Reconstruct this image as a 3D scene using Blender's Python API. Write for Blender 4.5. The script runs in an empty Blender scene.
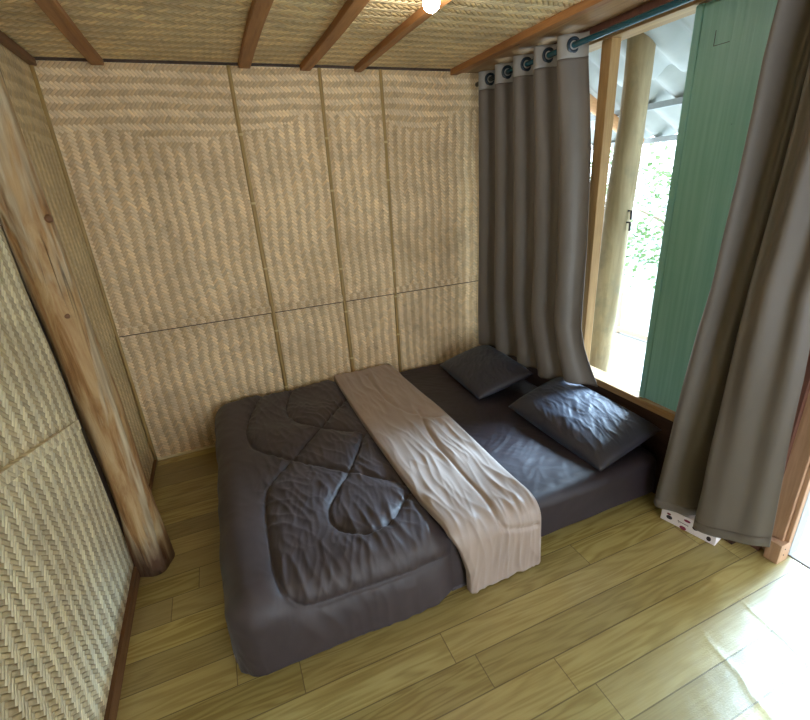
import bpy, bmesh, math, random
import numpy as np
from mathutils import Vector, Matrix, noise as mnoise

random.seed(7)
S = bpy.context.scene
COL = S.collection
PI = math.pi

# ------------------------------------------------------------------ camera, sky, exposure
cam_d = bpy.data.cameras.new('camera')
cam = bpy.data.objects.new('camera', cam_d)
COL.objects.link(cam)
Rt, Up, Fw = (0.91963054, -0.38803217, -0.06091554), (0.19602695, 0.31901505, 0.92725554), (0.340372, 0.8646736, -0.36944075)
cam.matrix_world = Matrix(((Rt[0], Up[0], -Fw[0], 0.63197), (Rt[1], Up[1], -Fw[1], -2.89587),
                           (Rt[2], Up[2], -Fw[2], 1.55951), (0, 0, 0, 1)))
cam_d.sensor_fit = 'HORIZONTAL'
cam_d.sensor_width = 36
cam_d.lens = 445.7827 / 810 * 36
cam_d.clip_start = 0.02
S.camera = cam

world = bpy.data.worlds.new('world')
S.world = world
world.use_nodes = True
bg = world.node_tree.nodes['Background']
bg.inputs['Color'].default_value = (0.80, 0.90, 1.0, 1)
bg.inputs['Strength'].default_value = 13.0
sun_d = bpy.data.lights.new('hazy_sun', 'SUN')
sun_d.energy = 74.0
sun_d.angle = math.radians(30)
sun_d.color = (0.50, 0.75, 1.0)
sun = bpy.data.objects.new('hazy_sun', sun_d)
COL.objects.link(sun)
sun.rotation_euler = Vector((-0.82, -0.05, -0.56)).to_track_quat('-Z', 'Y').to_euler()
BULB_STRENGTH = 260.0
BULB_COLOR = (1.0, 0.93, 0.84, 1)

S.view_settings.view_transform = 'Standard'
S.view_settings.look = 'None'
S.view_settings.gamma = 1
S.view_settings.use_curve_mapping = False
S.view_settings.exposure = -0.70
S.cycles.max_bounces = 10
S.cycles.diffuse_bounces = 6
S.cycles.sample_clamp_indirect = 6
try:
    S.cycles.use_denoising = True
except Exception:
    pass

W, H = 2.455, 2.2

# ------------------------------------------------------------------ helpers
def obj(name, me, mat=None, parent=None, loc=None):
    if isinstance(me, bmesh.types.BMesh):
        bm = me
        me = bpy.data.meshes.new(name)
        bmesh.ops.recalc_face_normals(bm, faces=bm.faces[:])
        bm.to_mesh(me)
        bm.free()
    if mat and not me.materials:
        me.materials.append(mat)
    o = bpy.data.objects.new(name, me)
    COL.objects.link(o)
    if parent:
        o.parent = parent
    if loc:
        o.location = loc
    return o

def empty(name, loc=(0, 0, 0), rot=(0, 0, 0)):
    o = bpy.data.objects.new(name, None)
    COL.objects.link(o)
    o.empty_display_size = 0.1
    o.location = loc
    o.rotation_euler = rot
    return o

def tag(o, label, cat, group=None, kind=None):
    o['label'] = label
    o['category'] = cat
    if group:
        o['group'] = group
    if kind:
        o['kind'] = kind
    return o

def struct(name, me, mat=None, parent=None):
    o = obj(name, me, mat, parent)
    o['kind'] = 'structure'
    return o

def smooth(o):
    for p in o.data.polygons:
        p.use_smooth = True
    return o

def bevel(o, w, seg=2):
    m = o.modifiers.new('bevel', 'BEVEL')
    m.width = w
    m.segments = seg
    m.limit_method = 'ANGLE'
    return o

def add_box(bm, x0, x1, y0, y1, z0, z1):
    vs = [bm.verts.new((x, y, z)) for x in (x0, x1) for y in (y0, y1) for z in (z0, z1)]
    for f in ((0, 1, 3, 2), (4, 6, 7, 5), (0, 4, 5, 1), (2, 3, 7, 6), (0, 2, 6, 4), (1, 5, 7, 3)):
        bm.faces.new([vs[i] for i in f])
    return bm

def box(*a):
    return add_box(bmesh.new(), *a)

def tube(bm, pts, radii, seg=16, jitter=0.0, seed=0, cap=True):
    """round section swept along pts"""
    pts = [Vector(p) for p in pts]
    rings = []
    n = len(pts)
    t0 = (pts[1] - pts[0]).normalized()
    ref = Vector((1, 0, 0)) if abs(t0.x) < 0.8 else Vector((0, 1, 0))
    for i, p in enumerate(pts):
        t = (pts[min(i + 1, n - 1)] - pts[max(i - 1, 0)]).normalized()
        a = (ref - t * ref.dot(t)).normalized()
        b = t.cross(a)
        r = radii[i] if hasattr(radii, '__len__') else radii
        ring = []
        for k in range(seg):
            an = 2 * PI * k / seg
            rr = r
            if jitter:
                rr *= 1 + jitter * mnoise.noise(Vector((math.cos(an) * 1.3 + seed, math.sin(an) * 1.3, (p - pts[0]).length * 2.2)))
            ring.append(bm.verts.new(p + (a * math.cos(an) + b * math.sin(an)) * rr))
        rings.append(ring)
    for r0, r1 in zip(rings, rings[1:]):
        for k in range(seg):
            bm.faces.new((r0[k], r0[(k + 1) % seg], r1[(k + 1) % seg], r1[k]))
    if cap:
        bm.faces.new(rings[0][::-1])
        bm.faces.new(rings[-1])
    return bm

def torus_bm(R, r, sx=28, sr=10):
    """ring in the local XZ plane (axis along Y)"""
    bm = bmesh.new()
    rings = []
    for i in range(sx):
        a = 2 * PI * i / sx
        rings.append([bm.verts.new(((R + r * math.cos(b)) * math.cos(a), r * 0.6 * math.sin(b), (R + r * math.cos(b)) * math.sin(a)))
                      for b in [2 * PI * k / sr for k in range(sr)]])
    for i in range(sx):
        for k in range(sr):
            bm.faces.new((rings[i][k], rings[(i + 1) % sx][k], rings[(i + 1) % sx][(k + 1) % sr], rings[i][(k + 1) % sr]))
    return bm

def grid_mesh(name, P, closed=False):
    """P: (n, m, 3) array -> mesh"""
    n, m = P.shape[:2]
    me = bpy.data.meshes.new(name)
    idx = np.arange(n * m).reshape(n, m)
    q = np.stack([idx[:-1, :-1], idx[1:, :-1], idx[1:, 1:], idx[:-1, 1:]], -1).reshape(-1, 4)
    me.from_pydata(P.reshape(-1, 3).tolist(), [], q.tolist())
    me.update()
    return me

def vnoise(x, y, seed=0):
    """numpy gradient noise in about [-1, 1]"""
    x, y = np.broadcast_arrays(np.asarray(x, float), np.asarray(y, float))
    xi, yi = np.floor(x).astype(np.int64), np.floor(y).astype(np.int64)
    fx, fy = x - xi, y - yi
    sx, sy = fx * fx * fx * (fx * (fx * 6 - 15) + 10), fy * fy * fy * (fy * (fy * 6 - 15) + 10)
    def g(a, b):
        v = ((xi + a) * 374761393 + (yi + b) * 668265263 + seed * 1442695041) & 0xffffffff
        v = ((v ^ (v >> 13)) * 1274126177) & 0xffffffff
        v = ((v ^ (v >> 16)) & 0xffff) / 65536 * 2 * PI
        return np.cos(v) * (fx - a) + np.sin(v) * (fy - b)
    u = g(0, 0) * (1 - sx) + g(1, 0) * sx
    w = g(0, 1) * (1 - sx) + g(1, 1) * sx
    return 1.45 * (u * (1 - sy) + w * sy)

def fbm(x, y, seed=0, o=3):
    s, a = 0, 1.0
    for k in range(o):
        s = s + a * vnoise(x * 2 ** k, y * 2 ** k, seed + 17 * k)
        a *= 0.5
    return s

# ------------------------------------------------------------------ materials
class NT:
    """tiny wrapper for writing node expressions"""
    def __init__(self, name):
        self.m = bpy.data.materials.new(name)
        self.m.use_nodes = True
        self.t = self.m.node_tree
        self.bsdf = self.t.nodes['Principled BSDF']
    def put(self, sock, v):
        if isinstance(v, bpy.types.NodeSocket):
            self.t.links.new(v, sock)
        else:
            sock.default_value = v
    def node(self, typ, ins=None, **kw):
        n = self.t.nodes.new(typ)
        for k, v in kw.items():
            setattr(n, k, v)
        for k, v in (ins or {}).items():
            self.put(n.inputs[k], v)
        return n
    def M(self, op, a, b=None, c=None):
        n = self.node('ShaderNodeMath', operation=op)
        self.put(n.inputs[0], a)
        if b is not None:
            self.put(n.inputs[1], b)
        if c is not None:
            self.put(n.inputs[2], c)
        return n.outputs[0]
    def add(self, a, b): return self.M('ADD', a, b)
    def sub(self, a, b): return self.M('SUBTRACT', a, b)
    def mul(self, a, b): return self.M('MULTIPLY', a, b)
    def mix(self, f, a, b, typ='MIX'):
        n = self.node('ShaderNodeMix', data_type='RGBA', blend_type=typ)
        self.put(n.inputs['Factor'], f)
        self.put(n.inputs['A'], a)
        self.put(n.inputs['B'], b)
        return n.outputs['Result']
    def fmix(self, f, a, b):
        n = self.node('ShaderNodeMix', data_type='FLOAT')
        self.put(n.inputs[0], f)
        self.put(n.inputs[2], a)
        self.put(n.inputs[3], b)
        return n.outputs[0]
    def coord(self, out='Object'):
        return self.node('ShaderNodeTexCoord').outputs[out]
    def mapped(self, scale, out='Object'):
        return self.node('ShaderNodeMapping', {'Vector': self.coord(out), 'Scale': scale}).outputs[0]
    def noise(self, vec, scale, detail=3, rough=0.5, dist=0.0, color=False):
        n = self.node('ShaderNodeTexNoise', {'Vector': vec, 'Scale': scale, 'Detail': detail, 'Roughness': rough, 'Distortion': dist})
        return n.outputs['Color' if color else 'Fac']
    def ramp(self, f, stops):
        n = self.node('ShaderNodeValToRGB')
        self.put(n.inputs[0], f)
        e = n.color_ramp.elements
        while len(e) < len(stops):
            e.new(0.5)
        for i, (p, c) in enumerate(stops):
            e[i].position = p
            e[i].color = c if len(c) == 4 else (*c, 1)
        return n.outputs[0]
    def white(self, v):
        return self.node('ShaderNodeTexWhiteNoise', {'W': v}, noise_dimensions='1D').outputs['Value']
    def bump(self, h, dist=0.002, strength=1.0):
        return self.node('ShaderNodeBump', {'Height': h, 'Distance': dist, 'Strength': strength}).outputs[0]
    def out(self, **kw):
        for k, v in kw.items():
            self.put(self.bsdf.inputs[k.replace('_', ' ')], v)
        return self.m

def weave(name, axes, colA, colB, s=0.0142, zone=None, var=0.22, bumpd=0.0032, blotch=(0.20, 0.12, 0.05), rough=0.5):
    """plaited bamboo mat: 2/2 twill of split strips laid at 45 degrees"""
    n = NT(name)
    co = n.coord()
    sep = n.node('ShaderNodeSeparateXYZ', {'Vector': co})
    warp = n.node('ShaderNodeSeparateXYZ', {'Vector': n.noise(co, 2.2, 2, color=True)})
    warp2 = n.node('ShaderNodeSeparateXYZ', {'Vector': n.noise(co, 14.0, 1, color=True)})
    p = n.add(n.add(sep.outputs[axes[0]], n.mul(warp.outputs[0], 0.07)), n.mul(warp2.outputs[0], 0.008))
    q = n.add(n.add(sep.outputs[axes[1]], n.mul(warp.outputs[1], 0.07)), n.mul(warp2.outputs[1], 0.008))
    k0 = 1 / (math.sqrt(2) * s)
    u = n.add(n.mul(n.add(p, q), k0), 1000)
    v = n.add(n.mul(n.sub(p, q), k0), 1000)
    i, j = n.M('FLOOR', u), n.M('FLOOR', v)
    fu, fv = n.sub(u, i), n.sub(v, j)
    if zone is None:
        k = n.M('MODULO', n.add(i, j), 6.0)
        flip = 0.0
    else:
        # a part of the mat where the plait turns to run across
        qc = n.mul(n.sub(i, j), s / math.sqrt(2))
        zz = n.add(qc, n.mul(n.sub(n.noise(co, 1.1, 1), 0.5), 0.8))
        flip = n.M('GREATER_THAN', zz, zone)
        sg = n.sub(1.0, n.mul(flip, 2.0))
        zig = n.M('GREATER_THAN', n.M('MODULO', i, 12.0), 5.5)
        sg2 = n.fmix(n.mul(flip, n.mul(zig, 0.0)), sg, 1.0)
        k = n.M('MODULO', n.add(n.add(i, n.mul(sg2, j)), 6000), 6.0)
    over = n.M('LESS_THAN', k, 2.5)
    # position along the float, 0..1
    kk = n.M('MODULO', k, 3.0)
    tU = n.mul(n.add(kk, fv), 1 / 3)
    tV = n.mul(n.add(kk, fu), 1 / 3)
    t = n.fmix(over, tV, tU)
    w = n.fmix(over, fv, fu)
    bul = n.M('SINE', n.mul(t, PI))
    e = n.M('ABSOLUTE', n.sub(n.mul(w, 2.0), 1.0))
    prof = n.sub(1.0, n.M('POWER', e, 5.0))
    hgt = n.mul(prof, n.add(0.35, n.mul(bul, 0.65)))
    # each strip has its own tone; fibres run along it
    rU, rV = n.white(n.add(n.mul(i, 1.37), 0.31)), n.white(n.add(n.mul(j, 1.91), 500.7))
    r = n.fmix(over, rV, rU)
    cell = n.white(n.add(n.mul(i, 7.13), n.mul(j, 3.77)))
    fibU = n.node('ShaderNodeCombineXYZ', {0: n.mul(u, 6.0), 1: n.mul(v, 0.35)}).outputs[0]
    fibV = n.node('ShaderNodeCombineXYZ', {0: n.mul(v, 6.0), 1: n.mul(u, 0.35)}).outputs[0]
    fib = n.noise(n.node('ShaderNodeMix', {0: over, 4: fibV, 5: fibU}, data_type='VECTOR').outputs[1], 1.0, 2)
    base = n.mix(over, (*colB, 1), (*colA, 1))
    val = n.add(1 - var * 0.75, n.add(n.mul(r, var), n.add(n.mul(cell, 0.14), n.mul(n.sub(fib, 0.5), 0.35))))
    hsv = n.node('ShaderNodeHueSaturation', {'Color': base, 'Value': val, 'Saturation': n.add(0.95, n.mul(r, 0.1))}).outputs[0]
    edge = n.M('GREATER_THAN', e, 0.86)
    c = n.mix(n.mul(edge, 0.35), hsv, (*blotch, 1))
    bl = n.ramp(n.noise(co, 3.1, 4, 0.6), [(0.42, (0, 0, 0)), (0.75, (0.42, 0.42, 0.42))])
    c = n.mix(bl, c, (*blotch, 1))
    sp = n.ramp(n.white(n.add(n.mul(i, 3.3), n.mul(n.M('FLOOR', n.mul(v, 1 / 3)), 9.7))), [(0.95, (0, 0, 0)), (0.97, (0.2, 0.2, 0.2))])
    c = n.mix(sp, c, (*blotch, 1))
    return n.out(Base_Color=c, Roughness=rough, Specular_IOR_Level=0.35,
                 Normal=n.bump(n.add(hgt, n.mul(fib, 0.06)), bumpd))

def wood(name, c0, c1, axis=1, scale=1.0, rough=0.55, knots=True, bumpd=0.0015, dark=(0.03, 0.015, 0.008)):
    n = NT(name)
    st = [14 * scale] * 3
    st[axis] = 1.1 * scale
    v = n.mapped(tuple(st))
    g = n.noise(v, 2.0, 5, 0.6, 0.6)
    f = n.noise(n.mapped(tuple(x * 5 for x in st)), 2.0, 3, 0.6)
    c = n.ramp(n.add(n.mul(g, 0.8), n.mul(f, 0.25)), [(0.32, c0), (0.68, c1)])
    if knots:
        kn = n.node('ShaderNodeTexVoronoi', {'Vector': n.mapped(tuple((3.5 * scale if a != axis else 1.6 * scale) for a in range(3))), 'Scale': 1.6}).outputs['Distance']
        c = n.mix(n.ramp(kn, [(0.03, (0.8, 0.8, 0.8)), (0.10, (0, 0, 0))]), c, (*dark, 1))
    return n.out(Base_Color=c, Roughness=rough, Specular_IOR_Level=0.3, Normal=n.bump(n.add(g, n.mul(f, 0.5)), bumpd))

def plain(name, col, rough=0.5, metal=0.0, nscale=30, var=0.15, bumpd=0.0005, spec=0.5):
    n = NT(name)
    ns = n.noise(n.coord(), nscale, 3)
    c = n.mix(ns, (*[x * (1 - var) for x in col], 1), (*[min(1, x * (1 + var)) for x in col], 1))
    return n.out(Base_Color=c, Roughness=rough, Metallic=metal, Specular_IOR_Level=spec, Normal=n.bump(ns, bumpd))

def cloth(name, col, rough=0.6, sheen=0.3, tint=(0.8, 0.85, 1.0), var=0.12, weavescale=900, spec=0.3, aniso=True):
    n = NT(name)
    co = n.coord()
    ns = n.noise(co, 9, 4)
    th = n.noise(co, weavescale, 1)
    c = n.mix(n.add(n.mul(ns, 0.7), n.mul(th, 0.3)), (*[x * (1 - var) for x in col], 1), (*[min(1, x * (1 + var)) for x in col], 1))
    return n.out(Base_Color=c, Roughness=rough, Specular_IOR_Level=spec, Sheen_Weight=sheen, Sheen_Roughness=0.4,
                 Sheen_Tint=(*tint, 1), Normal=n.bump(th, 0.0002))

MAT_A, MAT_B = (0.90, 0.71, 0.45), (0.70, 0.50, 0.28)
m_weave_back = weave('bamboo_mat_back', (0, 2), MAT_A, MAT_B, zone=1.93)
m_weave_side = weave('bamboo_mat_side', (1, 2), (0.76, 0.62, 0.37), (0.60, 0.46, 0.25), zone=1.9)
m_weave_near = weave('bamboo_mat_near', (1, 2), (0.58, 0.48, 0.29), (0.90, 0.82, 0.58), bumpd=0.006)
m_weave_ceil = weave('bamboo_mat_ceiling', (1, 0), (0.95, 0.77, 0.45), (0.76, 0.57, 0.29), s=0.020, zone=None, bumpd=0.009)
m_batten = wood('brown_batten_wood', (0.20, 0.085, 0.03), (0.42, 0.20, 0.07), axis=1)
m_board = wood('brown_board_wood', (0.20, 0.105, 0.045), (0.42, 0.25, 0.11), axis=1)
m_frame = wood('window_frame_wood', (0.25, 0.14, 0.05), (0.42, 0.26, 0.11), axis=2)
m_frame_y = wood('window_rail_wood', (0.24, 0.14, 0.055), (0.40, 0.26, 0.12), axis=1)
m_jamb = wood('door_jamb_wood', (0.34, 0.19, 0.11), (0.52, 0.33, 0.21), axis=2)
m_maroon = wood('maroon_plank_wood', (0.10, 0.04, 0.03), (0.17, 0.075, 0.05), axis=2)
m_darkwood_shade = wood('dark_wood_and_shade', (0.045, 0.028, 0.02), (0.09, 0.055, 0.035), axis=1)  # dark wood, also the colour of the two painted shade strips
m_below = wood('dark_stained_boards', (0.03, 0.016, 0.012), (0.06, 0.03, 0.022), axis=1)
m_base = wood('skirting_wood', (0.10, 0.045, 0.02), (0.22, 0.11, 0.05), axis=1)

def mat_bamboo():
    n = NT('split_bamboo')
    g = n.noise(n.mapped((90, 90, 3)), 1.0, 3)
    sep = n.node('ShaderNodeSeparateXYZ', {'Vector': n.coord()})
    c = n.ramp(g, [(0.3, (0.26, 0.16, 0.045)), (0.7, (0.46, 0.31, 0.11))])
    return n.out(Base_Color=c, Roughness=0.4, Normal=n.bump(g, 0.0008))
m_bamboo = mat_bamboo()
m_bamboo_pale = plain('pale_bamboo', (0.72, 0.60, 0.36), 0.45)
m_node = plain('bamboo_node', (0.60, 0.46, 0.22), 0.5)

def mat_floor():
    n = NT('vinyl_plank_floor')
    sep = n.node('ShaderNodeSeparateXYZ', {'Vector': n.coord()})
    x, y = sep.outputs[0], sep.outputs[1]
    pw, pl = 0.125, 1.22
    row = n.M('FLOOR', n.mul(n.add(y, 20 + 1.963), 1 / pw))
    fy = n.sub(n.mul(n.add(y, 20 + 1.963), 1 / pw), row)
    off = n.mul(n.white(n.add(n.mul(row, 1.7), 0.4)), pl)
    xx = n.mul(n.add(n.add(x, 30), off), 1 / pl)
    col = n.M('FLOOR', xx)
    fx = n.sub(xx, col)
    pid = n.add(n.mul(row, 13.7), n.mul(col, 5.3))
    r1, r2 = n.white(pid), n.white(n.add(pid, 77.7))
    # grain: stretched noise, shifted plank by plank, with cathedral figure
    gv = n.node('ShaderNodeCombineXYZ', {0: n.add(n.mul(x, 1.5), n.mul(r1, 40)), 1: n.add(n.mul(y, 16), n.mul(r2, 40)), 2: 0.0}).outputs[0]
    big = n.noise(gv, 1.0, 2, 0.5, 0.4)
    rings = n.M('SINE', n.mul(big, 46.0))
    fine = n.noise(n.node('ShaderNodeCombineXYZ', {0: n.mul(x, 7), 1: n.mul(y, 150), 2: r1}).outputs[0], 1.0, 3)
    g = n.add(n.mul(n.add(n.mul(rings, 0.5), 0.5), n.mul(r2, 0.75)), n.mul(fine, 0.6))
    c = n.ramp(g, [(0.15, (0.27, 0.20, 0.07)), (0.55, (0.37, 0.295, 0.118)), (1.0, (0.44, 0.365, 0.16))])
    tone = n.add(0.80, n.mul(r1, 0.34))
    c = n.node('ShaderNodeHueSaturation', {'Color': c, 'Value': tone, 'Saturation': n.add(0.95, n.mul(r2, 0.15))}).outputs[0]
    ey = n.M('LESS_THAN', n.M('MINIMUM', fy, n.sub(1.0, fy)), 0.016)
    ex = n.M('LESS_THAN', n.M('MINIMUM', fx, n.sub(1.0, fx)), 0.0014)
    seam = n.M('MAXIMUM', ey, ex)
    c = n.mix(n.mul(seam, 0.65), c, (0.08, 0.052, 0.02, 1))
    emb = n.noise(n.node('ShaderNodeCombineXYZ', {0: n.mul(x, 130), 1: n.mul(y, 260), 2: 0.0}).outputs[0], 1.0, 2)
    wave_ = n.noise(n.coord(), 5.0, 2)
    def ridge(ax, ay, bx, by, w):
        L = math.hypot(bx - ax, by - ay)
        ux, uy = (bx - ax) / L, (by - ay) / L
        wob = n.mul(n.sub(n.noise(n.coord(), 6.0, 2), 0.5), 0.06)
        al = n.add(n.mul(n.sub(x, ax), ux), n.mul(n.sub(y, ay), uy))
        ac = n.add(n.add(n.mul(n.sub(x, ax), -uy), n.mul(n.sub(y, ay), ux)), wob)
        f = n.M('EXPONENT', n.mul(n.mul(ac, ac), -1 / (w * w)))
        ends = n.mul(n.M('SMOOTH_MAX', 0.0, n.M('MINIMUM', n.mul(al, 8.0), 1.0), 0.05), n.M('MAXIMUM', 0.0, n.M('MINIMUM', n.mul(n.sub(L, al), 8.0), 1.0)))
        return n.mul(f, ends)
    rdg = n.add(n.add(ridge(2.22, -2.16, 2.12, -2.75, 0.012), ridge(1.98, -2.20, 1.85, -2.62, 0.014)), ridge(2.30, -2.10, 1.95, -2.13, 0.010))
    wave_ = n.add(wave_, n.mul(rdg, 0.22))
    b1 = n.bump(n.add(emb, n.mul(seam, -1.5)), 0.0006)
    b2 = n.node('ShaderNodeBump', {'Height': wave_, 'Distance': 0.006, 'Strength': 1.0, 'Normal': b1}).outputs[0]
    return n.out(Base_Color=c, Roughness=n.add(0.24, n.mul(emb, 0.16)), Specular_IOR_Level=0.5, Normal=b2)
m_floor = mat_floor()

m_sheet = cloth('charcoal_sheet', (0.017, 0.009, 0.013), 0.55, 0.05, (0.55, 0.70, 1.0), spec=0.6)
m_comf = cloth('charcoal_comforter', (0.046, 0.034, 0.038), 0.55, 0.12, (0.70, 0.82, 1.0), spec=0.6)
m_band = cloth('taupe_comforter_reverse', (0.36, 0.285, 0.245), 0.45, 0.15, (0.85, 0.9, 1.0), spec=0.6)
m_pillow = cloth('navy_pillowcase', (0.020, 0.018, 0.028), 0.55, 0.25, (0.50, 0.70, 1.0), spec=0.6)
m_curtain = cloth('taupe_blackout_cloth', (0.150, 0.132, 0.115), 0.5, 0.10, (1, 0.97, 0.92), weavescale=600)
m_header = cloth('grey_header_tape', (0.30, 0.29, 0.27), 0.6, 0.1, (1, 1, 1))
m_grommet = plain('dark_blue_plastic', (0.012, 0.025, 0.04), 0.22)
m_rod = plain('teal_painted_pipe', (0.006, 0.075, 0.11), 0.22, 0.0, spec=0.7)
m_card = plain('white_printed_card', (0.78, 0.72, 0.72), 0.55, bumpd=0.0001, var=0.03)
m_maroon_ink = plain('maroon_print', (0.22, 0.02, 0.06), 0.5)
m_dark_ink = plain('dark_print', (0.03, 0.02, 0.03), 0.5)
m_sky_strip = plain('cement_sheet_roof', (0.46, 0.48, 0.46), 0.8, nscale=6, var=0.25, bumpd=0.002)
m_steel = plain('grey_steel_purlin', (0.33, 0.37, 0.38), 0.5)
m_rafter = wood('orange_rafter_pole', (0.50, 0.24, 0.10), (0.68, 0.38, 0.18), axis=0)
m_deck = plain('pale_concrete_deck', (0.38, 0.38, 0.36), 0.9, nscale=4, var=0.08)
m_rail = plain('weathered_rail_wood', (0.38, 0.30, 0.22), 0.8)
m_bark = plain('tree_bark', (0.30, 0.24, 0.17), 0.9, nscale=12, var=0.3, bumpd=0.01)

def mat_post():
    n = NT('rough_log_wood')
    v = n.mapped((9, 9, 1.3))
    g = n.noise(v, 2.2, 5, 0.62, 0.8)
    f = n.noise(n.mapped((60, 60, 4)), 1.0, 3)
    c = n.ramp(n.add(n.mul(g, 0.85), n.mul(f, 0.2)), [(0.30, (0.11, 0.045, 0.018)), (0.45, (0.30, 0.16, 0.06)), (0.6, (0.45, 0.30, 0.145)), (0.8, (0.52, 0.40, 0.235))])
    # strips where the bark is left: grey brown patches with a wandering edge
    pt = n.ramp(n.noise(n.mapped((6, 6, 0.9)), 1.3, 4, 0.55, 0.5), [(0.48, (0, 0, 0)), (0.53, (1, 1, 1))])
    c = n.mix(pt, c, n.ramp(f, [(0.3, (0.30, 0.22, 0.13)), (0.7, (0.54, 0.43, 0.28))]))
    # damp stained foot of the post
    z = n.node('ShaderNodeSeparateXYZ', {'Vector': n.coord()}).outputs[2]
    ft = n.ramp(n.add(z, n.mul(n.sub(g, 0.5), 0.35)), [(0.06, (0.85, 0.85, 0.85)), (0.24, (0, 0, 0))])
    c = n.mix(ft, c, (0.065, 0.018, 0.008, 1))
    cr = n.M('ABSOLUTE', n.sub(n.noise(n.mapped((13, 13, 0.8)), 1.0, 2, 0.5, 0.3), 0.5))
    gate = n.ramp(n.noise(n.mapped((5, 5, 1.6)), 1.1, 2), [(0.50, (0, 0, 0)), (0.58, (1, 1, 1))])
    crack = n.mul(n.ramp(cr, [(0.0, (1, 1, 1)), (0.012, (0, 0, 0))]), gate)
    c = n.mix(n.mul(crack, 0.7), c, (0.03, 0.015, 0.01, 1))
    h = n.sub(n.add(g, n.mul(f, 0.35)), n.mul(crack, 0.6))
    return n.out(Base_Color=c, Roughness=0.62, Specular_IOR_Level=0.3, Normal=n.bump(n.add(h, n.mul(pt, 0.5)), 0.008))
m_post = mat_post()

def mat_vpost():
    n = NT('weathered_veranda_log')
    g = n.noise(n.mapped((10, 10, 1.2)), 2.0, 4, 0.6, 0.5)
    c = n.ramp(g, [(0.3, (0.30, 0.225, 0.12)), (0.7, (0.50, 0.40, 0.24))])
    st = n.ramp(n.noise(n.coord(), 7, 4, 0.6), [(0.52, (0, 0, 0)), (0.72, (0.6, 0.6, 0.6))])
    c = n.mix(st, c, (0.22, 0.21, 0.14, 1))
    return n.out(Base_Color=c, Roughness=0.7, Normal=n.bump(g, 0.004))
m_vpost = mat_vpost()

def mat_shutter():
    n = NT('green_painted_wood')
    g = n.noise(n.mapped((1, 30, 0.8)), 2.2, 4, 0.55)
    b = n.noise(n.coord(), 2.5, 3)
    c = n.ramp(n.add(n.mul(g, 0.7), n.mul(b, 0.3)), [(0.35, (0.18, 0.42, 0.36)), (0.65, (0.26, 0.53, 0.48))])
    d = n.ramp(n.noise(n.coord(), 42, 1), [(0.80, (0, 0, 0)), (0.84, (0.5, 0.5, 0.5))])
    c = n.mix(d, c, (0.05, 0.12, 0.10, 1))
    return n.out(Base_Color=c, Roughness=0.42, Normal=n.bump(g, 0.0012))
m_shutter = mat_shutter()

def mat_leaf(name, c0, c1):
    n = NT(name)
    r = n.white(n.node('ShaderNodeSeparateXYZ', {'Vector': n.noise(n.coord(), 9, 1, color=True)}).outputs[0])
    c = n.mix(r, (*c0, 1), (*c1, 1))
    return n.out(Base_Color=c, Roughness=0.5, Transmission_Weight=0.0)
m_leaf = mat_leaf('green_leaves', (0.05, 0.13, 0.035), (0.15, 0.24, 0.08))
m_leaf2 = mat_leaf('pale_green_leaves', (0.11, 0.20, 0.08), (0.21, 0.29, 0.14))

def mat_bulb():
    n = NT('lit_bulb_glass')
    return n.out(Base_Color=(1, 1, 1, 1), Emission_Color=BULB_COLOR, Emission_Strength=BULB_STRENGTH)
m_bulb = mat_bulb()
m_socket = plain('white_lamp_plastic', (0.75, 0.75, 0.72), 0.4)

# ------------------------------------------------------------------ room shell
Y1 = -4.6                                                   # the hut's front wall, behind the camera
struct('floor', box(-0.06, 2.60, Y1, 0.06, -0.06, 0.0), m_floor)
struct('ceiling', box(-0.06, 2.62, Y1, 0.06, H, H + 0.05), m_weave_ceil)
struct('wall_back', box(-0.06, 2.6, 0.0, 0.06, 0, H), m_weave_back)
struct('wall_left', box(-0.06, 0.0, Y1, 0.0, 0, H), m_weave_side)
bm = bmesh.new()
for a_ in ((-0.06, 0.85, 0, H), (2.05, 2.6, 0, H), (0.85, 2.05, 1.95, H)):   # an open front doorway behind the camera
    add_box(bm, a_[0], a_[1], Y1 - 0.06, Y1, a_[2], a_[3])
struct('wall_front', bm, m_weave_back)
bm = bmesh.new()
WX = 2.545
add_box(bm, W, WX, -2.02, 0.0, 2.125, H)                     # above the window
add_box(bm, W, WX, -0.13, 0.0, 0.440, 2.125)                 # left of the window
add_box(bm, W + 0.062, WX, -2.09, -1.99, 0.0, H)                    # right of the window
struct('wall_right', bm, m_maroon)
struct('wall_right_lower', box(W, WX, -2.02, 0.0, 0.0, 0.440), m_below)
bm = bmesh.new()
add_box(bm, WX, WX + 0.06, Y1, -2.88, 0, H)
add_box(bm, WX, WX + 0.06, -2.88, -2.12, 2.08, H)
struct('wall_right_front', bm, m_weave_side)

# upper mats lap over the lower ones along a seam
o = struct('trim_1', box(0.0, W, -0.010, 0.0, 0.846, H), m_weave_back)
def seam_strip(name, axis, a0, a1, off, z0, z1, mat):
    bm = bmesh.new()
    if axis == 'x':
        add_box(bm, a0, a1, -off, 0, z0, z1)
    else:
        add_box(bm, 0, off, a0, a1, z0, z1)
    return struct(name, bm, mat)
m_hem = weave('bamboo_mat_selvage', (0, 2), MAT_A, MAT_B, s=0.012, bumpd=0.004)
m_hem_n = weave('bamboo_mat_selvage_near', (1, 2), (0.70, 0.60, 0.38), (0.88, 0.80, 0.56), s=0.012, bumpd=0.004)
seam_strip('trim_2', 'x', 0.0, W, 0.017, 0.842, 0.884, m_hem)
seam_strip('trim_3', 'y', -0.93, -0.0, 0.006, 0.852, H, m_weave_side)

struct('shade_strip_seam', box(0.0, W, -0.0105, 0.0, 0.835, 0.8415), m_darkwood_shade)  # dark strip painting in the shadow line below the seam

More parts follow.
